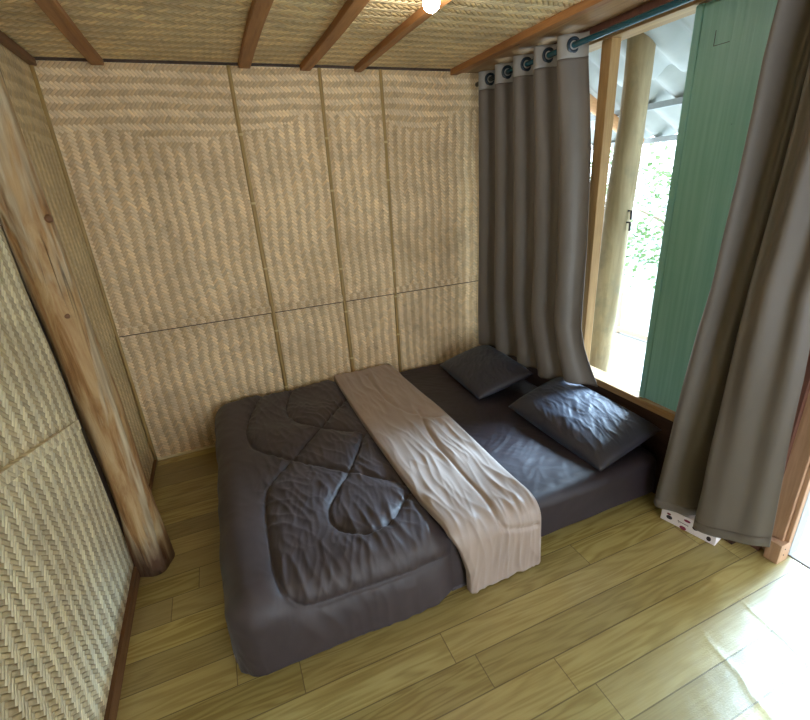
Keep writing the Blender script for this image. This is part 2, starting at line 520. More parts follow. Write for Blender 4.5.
# near mat on the left wall, with its loose wavy edge by the post
def near_mat():
    zs = np.linspace(0.065, H, 60)
    ys = np.linspace(0, 1, 60)
    P = np.zeros((60, 60, 3))
    for a, z in enumerate(zs):
        e = -1.004 - 0.036 * z - 0.035 * math.exp(-((z - 0.80) / 0.22) ** 2) + 0.006 * math.sin(z * 9)
        for b, t in enumerate(ys):
            y = e + (Y1 - e) * (t ** 1.6)
            d = e - y
            bul = 0.022 + 0.012 * math.exp(-((z - 0.85) / 0.35) ** 2 - (d / 0.25) ** 2)
            lap = 0.0
            P[a, b] = (bul + lap, y, z)
    return P
P = near_mat()
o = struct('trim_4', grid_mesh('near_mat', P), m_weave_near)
sm_ = o.modifiers.new('thickness', 'SOLIDIFY'); sm_.thickness = 0.008; sm_.offset = -1
bm = bmesh.new()
vs = [[bm.verts.new((x_, y_, 0.782 + (-1.063 - y_) * 0.24 + dz_)) for x_, dz_ in ((0.0, 0), (0.041, 0), (0.041, 0.036), (0.0, 0.036))] for y_ in (-1.078, Y1 + 0.3)]
for k in range(4):
    bm.faces.new((vs[0][k], vs[0][(k + 1) % 4], vs[1][(k + 1) % 4], vs[1][k]))
bm.faces.new(vs[0]); bm.faces.new(vs[1])
struct('trim_5', bm, m_hem_n)
struct('shade_strip_post', box(0.0, 0.010, -1.12, -0.93, 0.0, H), m_darkwood_shade)  # dark strip standing in for the shadow beside the post

# corner and skirting trims
bm = tube(bmesh.new(), [(0.012, -0.014, z) for z in np.linspace(0, H, 12)], 0.010, 8)
smooth(struct('trim_6', bm, m_bamboo))
bm = tube(bmesh.new(), [(W - 0.008, -0.010, z) for z in np.linspace(0, H, 12)], 0.009, 8)
smooth(struct('trim_7', bm, m_bamboo_pale))
struct('baseboard_left', box(0.0, 0.034, Y1, -0.995, 0, 0.060), m_base)
struct('baseboard_left_back', box(0.0, 0.016, -0.95, -0.0, 0, 0.014), m_base)
struct('baseboard_back', box(0.0, W, -0.014, 0, 0, 0.012), m_bamboo_pale)
bevel(struct('trim_8', box(0.0, 0.035, -2.6, -0.004, H - 0.035, H - 0.003), m_base), 0.004)
struct('trim_9', box(0.0, W, -0.014, -0.001, H - 0.013, H), m_darkwood_shade)

# ceiling: board beside the window, then the battens
bevel(struct('trim_10', box(2.245, W + 0.09, Y1, 0.0, H - 0.018, H + 0.01), m_board), 0.003)
ceil_b = [
    ('ceiling_batten', 0.250, 0.306, 0.028, 'brown ceiling batten nearest the left wall, running to the back wall'),
    ('ceiling_batten', 0.925, 0.985, 0.026, 'brown ceiling batten ending above the tall left bamboo strip'),
    ('ceiling_batten', 1.258, 1.315, 0.030, 'brown ceiling batten ending above the middle bamboo strip'),
    ('ceiling_batten', 1.565, 1.608, 0.030, 'thin brown ceiling batten passing beside the lit bulb'),
    ('ceiling_batten', 2.195, 2.242, 0.034, 'dark brown ceiling batten along the board by the window'),
]
for nm, x0, x1, t, lab in ceil_b:
    bm = bmesh.new()
    n = 14
    ys = np.linspace(-0.012, Y1 + 0.02, n)
    vs = []
    for k, y in enumerate(ys):
        dx = 0.004 * math.sin(k * 1.7 + x0 * 9)
        vs.append([bm.verts.new(p) for p in ((x0 + dx, y, H), (x0 + dx, y, H - t), (x1 + dx, y, H - t), (x1 + dx, y, H))])
    for a, b in zip(vs, vs[1:]):
        for k in range(4):
            bm.faces.new((a[k], a[(k + 1) % 4], b[(k + 1) % 4], b[k]))
    bm.faces.new(vs[0]); bm.faces.new(vs[-1])
    o = bevel(obj('ceiling_batten', bm, m_batten), 0.003)
    tag(o, lab, 'batten', 'ceiling battens')

# split bamboo strips on the back wall
strips = [
    (0.882, 'split bamboo strip on back wall, leftmost and widest of three'),
    (1.361, 'split bamboo strip on back wall, middle of the three'),
    (1.730, 'split bamboo strip on back wall, rightmost, nearest the curtain'),
]
for si, (bx, lab) in enumerate(strips):
    root = empty('bamboo_strip', (bx, -0.009, 0))
    bm = bmesh.new()
    zs = np.linspace(0.0, H - 0.013, 60)
    nodes = [0.32 + 0.11 * si, 0.72 + 0.05 * si, 1.12 - 0.06 * si, 1.50 + 0.04 * si, 1.86 - 0.03 * si]
    rings = []
    for z in zs:
        w = 0.0125 + 0.0015 * math.sin(z * 2 + si) - (0.001 if si == 2 else 0)
        off = 0.004 * math.sin(z * 2.3 + si * 2)
        rings.append([bm.verts.new((off + w * math.cos(a), -0.011 * math.sin(a), z)) for a in np.linspace(0, PI, 9)])
    for a, b in zip(rings, rings[1:]):
        for k in range(8):
            bm.faces.new((a[k], a[k + 1], b[k + 1], b[k]))
        bm.faces.new((a[8], a[0], b[0], b[8]))
    bm.faces.new(rings[0]); bm.faces.new(rings[-1])
    smooth(obj('strip', bm, m_bamboo, root))
    for nz in nodes:
        off = 0.004 * math.sin(nz * 2.3 + si * 2)
        bm = bmesh.new()
        rr = []
        for dz, k in ((-0.006, 1.0), (-0.002, 1.14), (0.002, 1.14), (0.006, 1.0)):
            rr.append([bm.verts.new((off + 0.0132 * k * math.cos(a), -0.0118 * k * math.sin(a), nz + dz)) for a in np.linspace(0, PI, 9)])
        for a, b in zip(rr, rr[1:]):
            for k in range(8):
                bm.faces.new((a[k], a[k + 1], b[k + 1], b[k]))
        smooth(obj('node_ring', bm, m_node, root))
    tag(root, lab, 'bamboo strip', 'bamboo strips on the back wall')

# ------------------------------------------------------------------ window, door
root = empty('window_1', (W, -1.05, 0.42)); root['kind'] = 'structure'
def wpart(name, mat, *a):
    bm = box(*a)
    bmesh.ops.translate(bm, verts=bm.verts[:], vec=(-W, 1.05, -0.42))
    o = bevel(obj(name, bm, mat, root), 0.003)
    return o
wpart('window_sill', m_frame_y, W - 0.012, W + 0.10, -2.0, -0.10, 0.440, 0.478)
wpart('window_head', m_frame_y, W - 0.006, W + 0.10, -2.0, -0.10, 2.108, 2.150)
wpart('mullion', m_frame, W - 0.002, W + 0.055, -1.064, -1.004, 0.478, 2.108)
wpart('window_jamb', m_frame, W - 0.002, W + 0.09, -0.16, -0.10, 0.478, 2.108)
wpart('window_jamb', m_frame, W - 0.002, W + 0.09, -1.985, -1.93, 0.478, 2.108)

# green shutter board
root = empty('window_shutter', (W + 0.006, -1.68, 0.478))
def sp_(bm): 
    bmesh.ops.translate(bm, verts=bm.verts[:], vec=(-(W + 0.006), 1.68, -0.478)); return bm
bevel(obj('board', sp_(box(W + 0.010, W + 0.030, -1.925, -1.457, 0.482, 2.104)), m_shutter, root), 0.002)
bevel(obj('edge_stile', sp_(box(W + 0.004, W + 0.034, -1.487, -1.455, 0.480, 2.106)), m_shutter, root), 0.004)
bm = sp_(add_box(box(W + 0.0090, W + 0.0105, -1.548, -1.546, 1.955, 2.005), W + 0.0090, W + 0.0105, -1.605, -1.548, 1.955, 1.957))
o = obj('pencil_mark', bm, m_dark_ink, root); o['label'] = 'thin L-shaped pencil mark'
tag(root, 'green painted wooden shutter board standing in the right half of the window', 'shutter')

root = empty('door_1', (WX, -2.12, 0)); root['kind'] = 'structure'
def dpart(name, mat, *a):
    bm = box(*a)
    bmesh.ops.translate(bm, verts=bm.verts[:], vec=(-WX, 2.12, 0))
    return bevel(obj(name, bm, mat, root), 0.003)
dpart('door_jamb', m_jamb, WX - 0.006, WX + 0.055, -2.150, -2.088, 0.0, 2.10)
dpart('door_stop', m_jamb, WX + 0.008, WX + 0.034, -2.166, -2.150, 0.0, 2.10)
m_jamb_daylit = plain('daylit_jamb_grey', (0.42, 0.45, 0.48), 0.6)  # daylight on the jamb reveal, put into the colour as grey
dpart('jamb_reveal', m_jamb_daylit, WX + 0.055, WX + 0.115, -2.160, -2.08, 0.0, 2.10)
dpart('door_head', m_jamb, WX - 0.006, WX + 0.055, -2.88, -2.088, 2.06, 2.12)
dpart('door_jamb', m_jamb, WX - 0.006, WX + 0.055, -2.91, -2.85, 0.0, 2.10)
dpart('threshold', m_darkwood_shade, 2.597, 2.606, -2.85, -2.12, -0.02, 0.003)
root = empty('wooden_block', (WX - 0.02, -2.135, 0))
bevel(obj('block', box(-0.02, 0.045, -0.033, 0.02, 0.0, 0.095), m_jamb, root), 0.003)
for dz in (0.04, 0.07):
    bm = tube(bmesh.new(), [(0.01, -0.0345, dz), (0.01, -0.032, dz)], 0.003, 8)
    obj('nail_head', bm, m_dark_ink, root)
tag(root, 'small pinkish wooden block at the foot of the door jamb', 'block')

# ------------------------------------------------------------------ outside
struct('ground', box(2.606, 5.2, -5.5, 3.5, -0.06, -0.02), m_deck)
m_ground = plain('pale_dry_ground', (0.2, 0.2, 0.17), 0.95, nscale=3, var=0.15)
struct('ground_yard', box(5.2, 22, -12, 14, -0.4, -0.25), m_ground)

def roofz(x): return 2.30 - 0.52 * (x - 2.455)
def roof_sheet(x0, x1, lift, label):
    ys = np.arange(-5.0, 1.8, 0.012)
    xs = np.linspace(x0, x1, 6)
    P = np.zeros((len(xs), len(ys), 3))
    for a, x in enumerate(xs):
        P[a, :, 0] = x
        P[a, :, 1] = ys
        P[a, :, 2] = roofz(x) + lift + 0.026 * np.sin(2 * PI * (ys + 0.04) / 0.19)
    o = obj('corrugated_roof_sheet', grid_mesh('roof_sheet', P), m_sky_strip)
    s = o.modifiers.new('thickness', 'SOLIDIFY'); s.thickness = 0.007
    smooth(o)
    tag(o, label, 'roof sheet', 'corrugated veranda roof sheets')
roof_sheet(2.5, 2.985, 0.0, 'grey corrugated cement sheet over the veranda, upper one next to the wall')
roof_sheet(2.90, 3.60, 0.030, 'grey corrugated cement sheet over the veranda, lower one at the eave')
for x, lab in ((3.19, 'grey steel purlin across the veranda roof, the one nearer the window'), (3.51, 'grey steel purlin at the eave of the veranda roof')):
    o = obj('roof_purlin', box(x - 0.02, x + 0.02, -5.0, 1.8, roofz(x) - 0.045, roofz(x) - 0.012), m_steel)
    tag(o, lab, 'purlin', 'steel purlins of the veranda roof')
bm = tube(bmesh.new(), [(x, -0.42 , roofz(x) - 0.085) for x in np.linspace(2.58, 3.42, 10)], 0.036, 14, 0.05)
tag(smooth(obj('wooden_rafter', bm, m_rafter)), 'orange wooden rafter pole ending under the veranda roof', 'rafter')

root = empty('veranda_post', (2.75, -0.89, -0.02))
bm = tube(bmesh.new(), [(0.0 + 0.006 * math.sin(k), -0.085 * (k / 11) ** 1.0 + 0.012 - (0.006 * math.cos(k * 1.3)), 2.21 * k / 11) for k in range(12)],
          [0.082 - 0.0016 * k + 0.003 * math.sin(k * 1.9) for k in range(12)], 20, 0.05, 3)
smooth(obj('log', bm, m_vpost, root))
for hz in (1.36, 1.30):
    obj('iron_hook', tube(bmesh.new(), [(0.0, -0.10, hz), (0.0, -0.128, hz + 0.0), (0.0, -0.13, hz - 0.045)], 0.006, 6), m_dark_ink, root)
tag(root, 'weathered round log post on the veranda outside the window', 'post')

root = empty('veranda_railing', (4.3, 0, -0.02))
obj('rail', box(-0.03, 0.03, -4.2, 3.2, 0.02, 0.07), m_rail, root)
for y in np.arange(-4.0, 3.2, 0.62):
    obj('baluster', tube(bmesh.new(), [(0.0, y, 0.0), (0.0, y + 0.02, 0.42)], 0.022, 8), m_rail, root)
tag(root, 'low weathered wooden railing at the veranda edge outside', 'railing')

def tree(x, y, h, r, nl, seed, mat, label):
    rnd = random.Random(seed)
    root = empty('tree', (x, y, -0.25))
    pts = [(0.12 * math.sin(k * 0.9 + seed), 0.12 * math.cos(k * 1.1 + seed) - 0.12, h * 0.75 * k / 7) for k in range(8)]
    bm = tube(bmesh.new(), pts, [0.09 - 0.008 * k for k in range(8)], 10, 0.1, seed)
    for b in range(7):
        p0 = Vector(pts[2 + b % 5])
        an = rnd.uniform(0, 2 * PI)
        d = Vector((math.cos(an), math.sin(an), rnd.uniform(0.3, 0.9))) * r
        tube(bm, [p0, p0 + d * 0.5 + Vector((0, 0, 0.08)), p0 + d], [0.035, 0.022, 0.01], 6)
    smooth(obj('trunk', bm, m_bark, root))
    bm = bmesh.new()
    cl = [(Vector((rnd.gauss(0, r * 0.5), rnd.gauss(0, r * 0.5), h * rnd.uniform(0.25, 1.0))), rnd.uniform(0.25, 0.5) * r) for _ in range(26)]
    for k in range(nl):
        c, cr = cl[rnd.randrange(len(cl))]
        p = c + Vector((rnd.gauss(0, 1), rnd.gauss(0, 1), rnd.gauss(0, 0.8))) * cr * 0.6
        a = Vector((rnd.gauss(0, 1), rnd.gauss(0, 1), rnd.gauss(0, 0.6))).normalized()
        b = a.orthogonal().normalized()
        n_ = a.cross(b)
        L, wd = rnd.uniform(0.06, 0.11), rnd.uniform(0.024, 0.042)
        vs = [bm.verts.new(q) for q in (p, p + a * L * 0.5 + b * wd + n_ * 0.008, p + a * L, p + a * L * 0.5 - b * wd + n_ * 0.008)]
        bm.faces.new(vs)
    o = obj('foliage', bm, mat, root)
    tag(root, label, 'tree', 'trees beyond the veranda')
tree(7.0, 1.5, 2.1, 1.0, 2600, 3, m_leaf, 'leafy green tree beyond the veranda, seen beside the shutter')
tree(6.6, 3.6, 1.7, 0.9, 2000, 8, m_leaf2, 'pale leafy shrub beyond the veranda, seen beside the window mullion')
tree(5.3, -2.62, 3.3, 1.0, 15000, 21, m_leaf, 'added unseen leafy tree, shades the doorway floor from the sun')  # added out of view to keep the sun off the floor by the door
tree(8.2, 0.2, 2.3, 1.2, 2600, 11, m_leaf2, 'pale leafy tree farther off, mostly behind the shutter')

# ------------------------------------------------------------------ log post in the room
root = empty('log_post', (0.086, -0.985, 0.0))
zs = np.linspace(0, H, 40)
bm = tube(bmesh.new(), [(0.012 * math.sin(z * 2.1 + 0.5) - 0.004, 0.012 * math.cos(z * 1.7), z) for z in zs],
          [0.071 + 0.007 * math.exp(-z / 0.12) + 0.006 * mnoise.noise(Vector((z * 3, 1.3, 0))) for z in zs], 36, 0.15, 5)
smooth(obj('log', bm, m_post, root))
def knot(z, an, r):
    p = Vector((0.070 * math.cos(an), 0.070 * math.sin(an), z))
    d = Vector((math.cos(an), math.sin(an), 0))
    bm = tube(bmesh.new(), [p - d * 0.01, p + d * 0.006, p + d * 0.010], [r, r * 0.9, r * 0.45], 12, 0.2)
    return smooth(obj('knot', bm, m_base, root))
knot(1.20, -1.25, 0.012); knot(1.52, -0.6, 0.014)
tag(root, 'rough brown log post standing against the left wall', 'post')

# ------------------------------------------------------------------ bedding
def drape(xa, ya, x0, x1, y0, y1, top, R, floor=0.006, corner=4.0):
    """wrap a flat sheet, given by coordinates xa x ya, over a block [x0,x1]x[y0,y1] with edge radius R"""
    X, Y = np.meshgrid(xa, ya, indexing='ij')
    cx, cy = np.clip(X, x0 + R, x1 - R), np.clip(Y, y0 + R, y1 - R)
    ex, ey = X - cx, Y - cy
    r = (np.abs(ex) ** corner + np.abs(ey) ** corner) ** (1 / corner)
    l = np.maximum(np.hypot(ex, ey), 1e-9)
    dx, dy = ex / l, ey / l
    q = R * PI / 2
    rmax = q + (top - R - floor)
    r = np.minimum(r, rmax)
    hor = np.where(r < q, R * np.sin(np.minimum(r, q) / R), R + (r - q) * 0.03)
    ver = np.where(r < q, R * (1 - np.cos(np.minimum(r, q) / R)), R + r - q)
    P = np.stack([cx + dx * hor, cy + dy * hor, top - ver], -1)
    return X, Y, P

def normals(P):
    du, dv = np.gradient(P, axis=0), np.gradient(P, axis=1)
    n = np.cross(du, dv)
    n /= np.maximum(np.linalg.norm(n, axis=-1, keepdims=True), 1e-9)
    return n

def seg_dist(X, Y, poly):
    D = np.full(X.shape, 9.0)
    for (ax, ay), (bx, by) in zip(poly, poly[1:]):
        vx, vy = bx - ax, by - ay
        t = np.clip(((X - ax) * vx + (Y - ay) * vy) / (vx * vx + vy * vy + 1e-12), 0, 1)
        D = np.minimum(D, np.hypot(X - ax - t * vx, Y - ay - t * vy))
    return D

def chaikin(p, n=3):
    for _ in range(n):
        q = [p[0]]
        for a, b in zip(p, p[1:]):
            q += [(0.75 * a[0] + 0.25 * b[0], 0.75 * a[1] + 0.25 * b[1]), (0.25 * a[0] + 0.75 * b[0], 0.25 * a[1] + 0.75 * b[1])]
        p = q + [p[-1]]
    return p

def ridged(X, Y, fx, fy, seed, ang=0.0, sharp=2.0):
    c, s = math.cos(ang), math.sin(ang)
    U, V = X * c + Y * s, -X * s + Y * c
    w = vnoise(U * 3, V * 3, seed + 5) * 0.35
    nz = vnoise(U * fx + w * 2, V * fy + w, seed)
    return (1 - np.abs(nz)) ** sharp * (0.5 + 0.5 * vnoise(U * 4, V * 4, seed + 9))

# mattress
xa = np.arange(0.30, 2.56, 0.008)
ya = np.arange(-1.84, 0.16, 0.008)
X, Y, P = drape(xa, ya, 0.455, 2.425, -1.665, -0.022, 0.262, 0.055)
N = normals(P)
hgt = 0.0025 * fbm(X * 5, Y * 5, 3) + 0.0045 * ridged(X, Y, 9, 5, 21, 0.7) * (Y > -1.6)
hgt += 0.0035 * ridged(X, Y, 26, 6, 33, 0.9, 3.0) * (Y > -1.62) * (X > 1.6)
hgt += 0.007 * ridged(X, Y, 18, 5, 31, -0.8, 3.0) * np.exp(-((X - 1.85) / 0.25) ** 2 - ((Y + 1.15) / 0.4) ** 2)
P = P + N * hgt[..., None]
P[..., 2] = np.maximum(P[..., 2], 0.004)
me = grid_mesh('mattress', P)
o = smooth(obj('mattress', me, m_sheet))
tag(o, 'low mattress on the floor in a dark charcoal fitted sheet', 'mattress')

# comforter
seamA = chaikin([(0.74, -0.03), (0.67, -0.15), (0.58, -0.45), (0.59, -0.66), (0.66, -0.77), (0.85, -0.98), (1.03, -1.15), (1.19, -1.32), (1.3, -1.45)])
seamB = chaikin([(1.25, -0.32), (0.87, -0.79), (0.64, -1.05), (0.61, -1.17), (0.60, -1.35), (0.595, -1.55), (0.61, -1.67), (0.66, -1.735), (0.74, -1.755), (0.91, -1.745), (1.10, -1.75), (1.28, -1.77)])
seamC = chaikin([(0.90, -0.10), (0.84, -0.27), (0.83, -0.40), (0.86, -0.50), (0.97, -0.66), (1.18, -0.84)], 2) + chaikin([(1.18, -0.84), (1.01, -1.13), (0.88, -1.29), (0.84, -1.38), (0.85, -1.47), (0.91, -1.54), (0.99, -1.57), (1.07, -1.54), (1.15, -1.46), (1.24, -1.36)], 3)
xa = np.arange(0.17, 1.42, 0.0056)
ya = np.arange(-1.95, 0.10, 0.0056)
X, Y, P = drape(xa, ya, 0.430, 3.0, -1.692, -0.012, 0.292, 0.085, 0.004, 3.0)
N = normals(P)
dA, dB, dC = seg_dist(X, Y, seamA), seg_dist(X, Y, seamB), seg_dist(X, Y, seamC)
d = np.minimum(np.minimum(dA, dB), dC)
puff = 0.022 * (1 - np.exp(-(d / 0.034) ** 1.1)) - 0.008 * np.exp(-(d / 0.006) ** 2)
inner = 1 / (1 + np.exp(-(X - 0.60) / 0.02)) * (1 / (1 + np.exp((-1.74 - Y) / 0.02)))
near = np.exp(-d / 0.09)
wr = 0.016 * ridged(X, Y, 19, 4.0, 5, 0.15, 3.2) + 0.009 * ridged(X, Y, 33, 8, 15, -0.25, 2.5) + 0.011 * ridged(X, Y, 15, 5, 25, 0.5, 4.0)
out_wr = 0.004 * ridged(X, Y, 12, 5, 45, 0.6) + 0.003 * fbm(X * 5, Y * 5, 8)
side = np.clip((-1.70 - Y) / 0.06, 0, 1)
side_wr = 0.012 * ridged(X, Y, 15, 1.5, 55, 0.15, 1.5) * side * np.clip((X - 0.55) / 0.2, 0.15, 1)
under = np.clip((X - 1.17) / 0.08, 0, 1)
hgt = puff + inner * wr * (0.45 + 0.55 * near) + (1 - inner) * out_wr + side_wr + 0.012 * fbm(X * 2.4, Y * 2.4, 77, 2)
hgt = hgt * (1 - under) - 0.006 * under
P = P + N * hgt[..., None]
# the hem lies uneven on the floor
P[..., 2] = np.maximum(P[..., 2], 0.004)
P[..., 1] = np.minimum(P[..., 1], -0.026)
comf = smooth(obj('comforter', grid_mesh('comforter', P), m_comf))
sm_ = comf.modifiers.new('thickness', 'SOLIDIFY'); sm_.thickness = 0.004; sm_.offset = -1
tag(comf, 'quilted dark charcoal comforter over the foot of the mattress with its top folded back', 'comforter')

o = obj('care_tag', box(0.408, 0.411, -1.628, -1.606, 0.030, 0.060), m_card, comf); o['label'] = 'tiny white care tag'

# folded-back pale band
tx = np.concatenate([np.linspace(-0.14, 0.0, 12), np.linspace(0.012, 0.988, 90), np.linspace(1.0, 1.22, 18)])
ya = np.arange(-2.03, 0.08, 0.0075)
T, YY = np.meshgrid(tx, ya, indexing='ij')
lx = 1.215 - 0.035 * np.sin((YY + 0.1) / 1.6 * PI) * -1 * 0.4 + 0.03 * np.clip((-1.5 - YY) / 0.3, 0, 1) + 0.05 * np.clip((-1.72 - YY) / 0.2, 0, 1)
rx = 1.625 + 0.006 * np.sin(YY * 5)
tc = np.clip(T, 0, 1)
XX = lx + (rx - lx) * tc
# left lip curls down on the comforter, right edge rolls round under itself
lift = np.where(T < 0, -0.026 * np.sin(np.clip(-T / 0.14, 0, 1) * PI / 2), 0.0)
ang = np.clip((T - 1.0) / 0.22, 0, 1) * PI
rr = 0.030
XX = XX + np.where(T > 1, rr * np.sin(ang), 0) + np.where(T < 0, -0.004 * np.sin(np.clip(-T / 0.14, 0, 1) * PI), 0)
roll = np.where(T > 1, -rr * (1 - np.cos(ang)), 0)
top, R = 0.332, 0.095
y0 = -1.738
cy = np.clip(YY, y0 + R, -0.012 - 0.04)
ey = YY - cy
r = np.minimum(np.abs(ey), R * PI / 2 + (top - R - 0.012))
Rr = np.where(ey > 0, 0.04, R)
q = Rr * PI / 2
hor = np.where(r < q, Rr * np.sin(np.minimum(r, q) / Rr), Rr + (r - q) * 0.02)
ver = np.where(r < q, Rr * (1 - np.cos(np.minimum(r, q) / Rr)), Rr + r - q)
P = np.stack([XX, cy + np.sign(ey) * hor, top - ver], -1)
dn = np.where(r < q, r / Rr, PI / 2)                     # facing: up on the top, out on the side
ny, nz = np.sign(ey) * np.sin(dn), np.cos(dn)
sS1 = chaikin([(1.42, -0.15), (1.40, -0.58), (1.43, -0.74), (1.52, -0.86), (1.60, -0.92)])
sS2 = chaikin([(1.52, -0.80), (1.46, -1.10), (1.45, -1.47), (1.45, -1.64), (1.44, -1.74), (1.50, -1.79), (1.62, -1.80)])
d = np.minimum(seg_dist(XX, YY, sS1), seg_dist(XX, YY, sS2))
hgt = -0.010 * np.exp(-(d / 0.010) ** 2) + 0.016 * ridged(XX, YY, 15, 2.2, 61, 0.12, 2.2) + 0.008 * ridged(XX, YY, 26, 3.5, 71, -0.1, 2.0) + 0.008 * fbm(XX * 3, YY * 2, 5, 2)
hgt += 0.012 * ridged(XX, YY, 22, 0.9, 81, 0.05, 1.5) * np.clip((-1.66 - YY) / 0.08, 0, 1)
hgt = np.maximum(hgt, -0.012)
hgt *= np.clip((T + 0.05) / 0.12, 0, 1) * np.clip((1.12 - T) / 0.12, 0, 1)
lift = lift + roll + hgt
P[..., 1] += ny * lift
P[..., 2] += nz * lift
P[..., 2] = np.maximum(P[..., 2], 0.004)
P[..., 1] = np.minimum(P[..., 1], -0.026)
band = smooth(obj('folded_band', grid_mesh('folded_band', P), m_band, comf))
band['label'] = 'pale taupe reverse side folded back across the comforter'
sm_ = band.modifiers.new('thickness', 'SOLIDIFY'); sm_.thickness = 0.004; sm_.offset = -1

# pillows
def pillow(lx, ly, T, seed):
    n = 84
    u = np.linspace(-1, 1, n)
    U, V = np.meshgrid(u, u, indexing='ij')
    def shell(sgn):
        e = (1 - np.abs(U) ** 2.6) * (1 - np.abs(V) ** 2.6)
        t = np.clip(e, 0, 1) ** 0.42
        pin = 1 - 0.05 * (1 - V ** 2)
        pin2 = 1 - 0.045 * (1 - U ** 2)
        x, y = U * lx / 2 * pin2 * 1.0, V * ly / 2 * pin
        w = 0.0
        if sgn > 0:
            w = (0.006 * ridged(U, V, 2.0, 5.0, seed, 0.5, 3.0) + 0.004 * ridged(U, V, 7, 2.0, seed + 3, -0.5, 3.5) + 0.002 * ridged(U, V, 14, 5, seed + 7, -0.9, 2.5) + 0.008 * fbm(U * 1.3, V * 1.3, seed, 2)) * np.clip(e * 2.5, 0, 1)
        z = sgn * T / 2 * t * (1.0 if sgn > 0 else 0.55) + w
        return np.stack([x, y, z], -1)
    A, B = shell(1), shell(-1)
    me = bpy.data.meshes.new('pillow')
    idx = np.arange(n * n).reshape(n, n)
    q = np.stack([idx[:-1, :-1], idx[1:, :-1], idx[1:, 1:], idx[:-1, 1:]], -1).reshape(-1, 4)
    q2 = q[:, ::-1] + n * n
    me.from_pydata(np.concatenate([A.reshape(-1, 3), B.reshape(-1, 3)]).tolist(), [], np.concatenate([q, q2]).tolist())
    bm = bmesh.new()
    bm.from_mesh(me)
    bmesh.ops.remove_doubles(bm, verts=bm.verts[:], dist=0.0006)
    bm.to_mesh(me)
    bm.free()
    return me
o = smooth(obj('pillow', pillow(0.40, 0.68, 0.150, 4), m_pillow))
o.location = (2.238, -1.285, 0.335)
o.rotation_euler = (math.radians(3), math.radians(-15), math.radians(2))
tag(o, 'dark navy pillow lit by the window, nearer the camera', 'pillow', 'pillows at the head of the bed')
o = smooth(obj('pillow', pillow(0.40, 0.62, 0.145, 9), m_pillow))
o.location = (2.160, -0.470, 0.332)
o.rotation_euler = (0, math.radians(-14), math.radians(-4))
tag(o, 'dark pillow in the back corner under the drawn curtain', 'pillow', 'pillows at the head of the bed')

# ------------------------------------------------------------------ curtains and rod
RX, RZ = 2.372, 2.112
rod = empty('curtain_rod', (RX, -1.2, RZ))
smooth(obj('pipe', tube(bmesh.new(), [(0, y, 0) for y in np.linspace(1.155, -2.6, 8)], 0.0135, 18), m_rod, rod))
for y in (1.10, -0.68, -2.4):
    bm = bmesh.new()
    add_box(bm, 0.0, W - RX, y - 0.012, y + 0.012, 0.012, 0.019)
    add_box(bm, W - RX - 0.006, W - RX, y - 0.02, y + 0.02, -0.03, 0.04)
    bevel(obj('bracket', bm, m_rod, rod), 0.001)
tag(rod, 'teal painted pipe curtain rod above the window', 'curtain rod')

def curtain_surface(yfun, xfun, ztop, zbot, ny, nz):
    """rows from the hem up; yfun, xfun take (t, z)"""
    P = np.zeros((nz, ny, 3))
    t = np.linspace(0, 1, ny)
    for a, s in enumerate(np.linspace(0, 1, nz)):
        zb = zbot(t)
        z = zb + (ztop - zb) * s
        P[a, :, 0] = xfun(t, z)
        P[a, :, 1] = yfun(t, z)
        P[a, :, 2] = z
    return P

# left curtain: five facing folds
ZT = 2.158
def edge_l(z):
    return np.interp(z, [0.40, 0.46, 0.58, 0.75, 1.18, 1.65, 2.04, 2.2], [-1.225, -1.205, -1.145, -1.085, -1.075, -1.035, -0.965, -0.955])
def ycl(t, z):
    fl = np.clip((1.2 - z) / 0.8, 0, 1)
    return -0.115 + (edge_l(z) + 0.115) * t + 0.006 * fl * np.sin(t * 23)
def xcl(t, z):
    ph = 2 * PI * (t * 4.75 + 0.02)
    s = np.sin(ph)
    s = np.sign(s) * np.abs(s) ** 0.65
    fl = np.clip((1.9 - z) / 1.4, 0, 1)
    A = 0.048 - 0.012 * fl
    return RX - 0.002 - A * s - 0.012 * fl * vnoise(t * 6 + 3, z * 1.1, 5) - 0.012 * fl + 0.03 * np.clip((0.65 - z) / 0.2, 0, 1) * np.clip((t - 0.9) / 0.1, 0, 1)
root = empty('curtain', (RX, -0.55, 2.1))
def child(name, P, mat, root):
    P = P - np.array(root.location)[None, None, :]
    o = smooth(obj(name, grid_mesh(name, P), mat, root))
    m = o.modifiers.new('thickness', 'SOLIDIFY'); m.thickness = 0.0025; m.offset = 0
    return o
HB = 2.060
child('fabric', curtain_surface(ycl, xcl, HB, lambda t: 0.388 + 0.05 * np.clip((t - 0.72) / 0.14, 0, 1) + 0.005 * np.sin(t * 9), 260, 120), m_curtain, root)
child('header_band', curtain_surface(ycl, xcl, ZT, lambda t: HB + 0 * t, 260, 8), m_header, root)
def grommet(root, t, yf, xf, z=RZ):
    y, x = float(yf(t, z)), float(xf(t, z))
    y2, x2 = float(yf(t + 0.004, z)), float(xf(t + 0.004, z))
    tv = Vector((x2 - x, y2 - y, 0)).normalized()
    o = smooth(obj('grommet', torus_bm(0.027, 0.0085), m_grommet, root))
    o.location = Vector((RX, y, z)) - Vector(root.location)
    o.rotation_euler = (0, 0, math.atan2(tv.y, tv.x))
for k in range(10):
    t = (k * 0.5 - 0.02) / 4.75
    if 0.02 < t < 0.99:
        grommet(root, t, ycl, xcl)
tag(root, 'dark taupe curtain hanging beside the back wall on dark rings', 'curtain', 'window curtains')

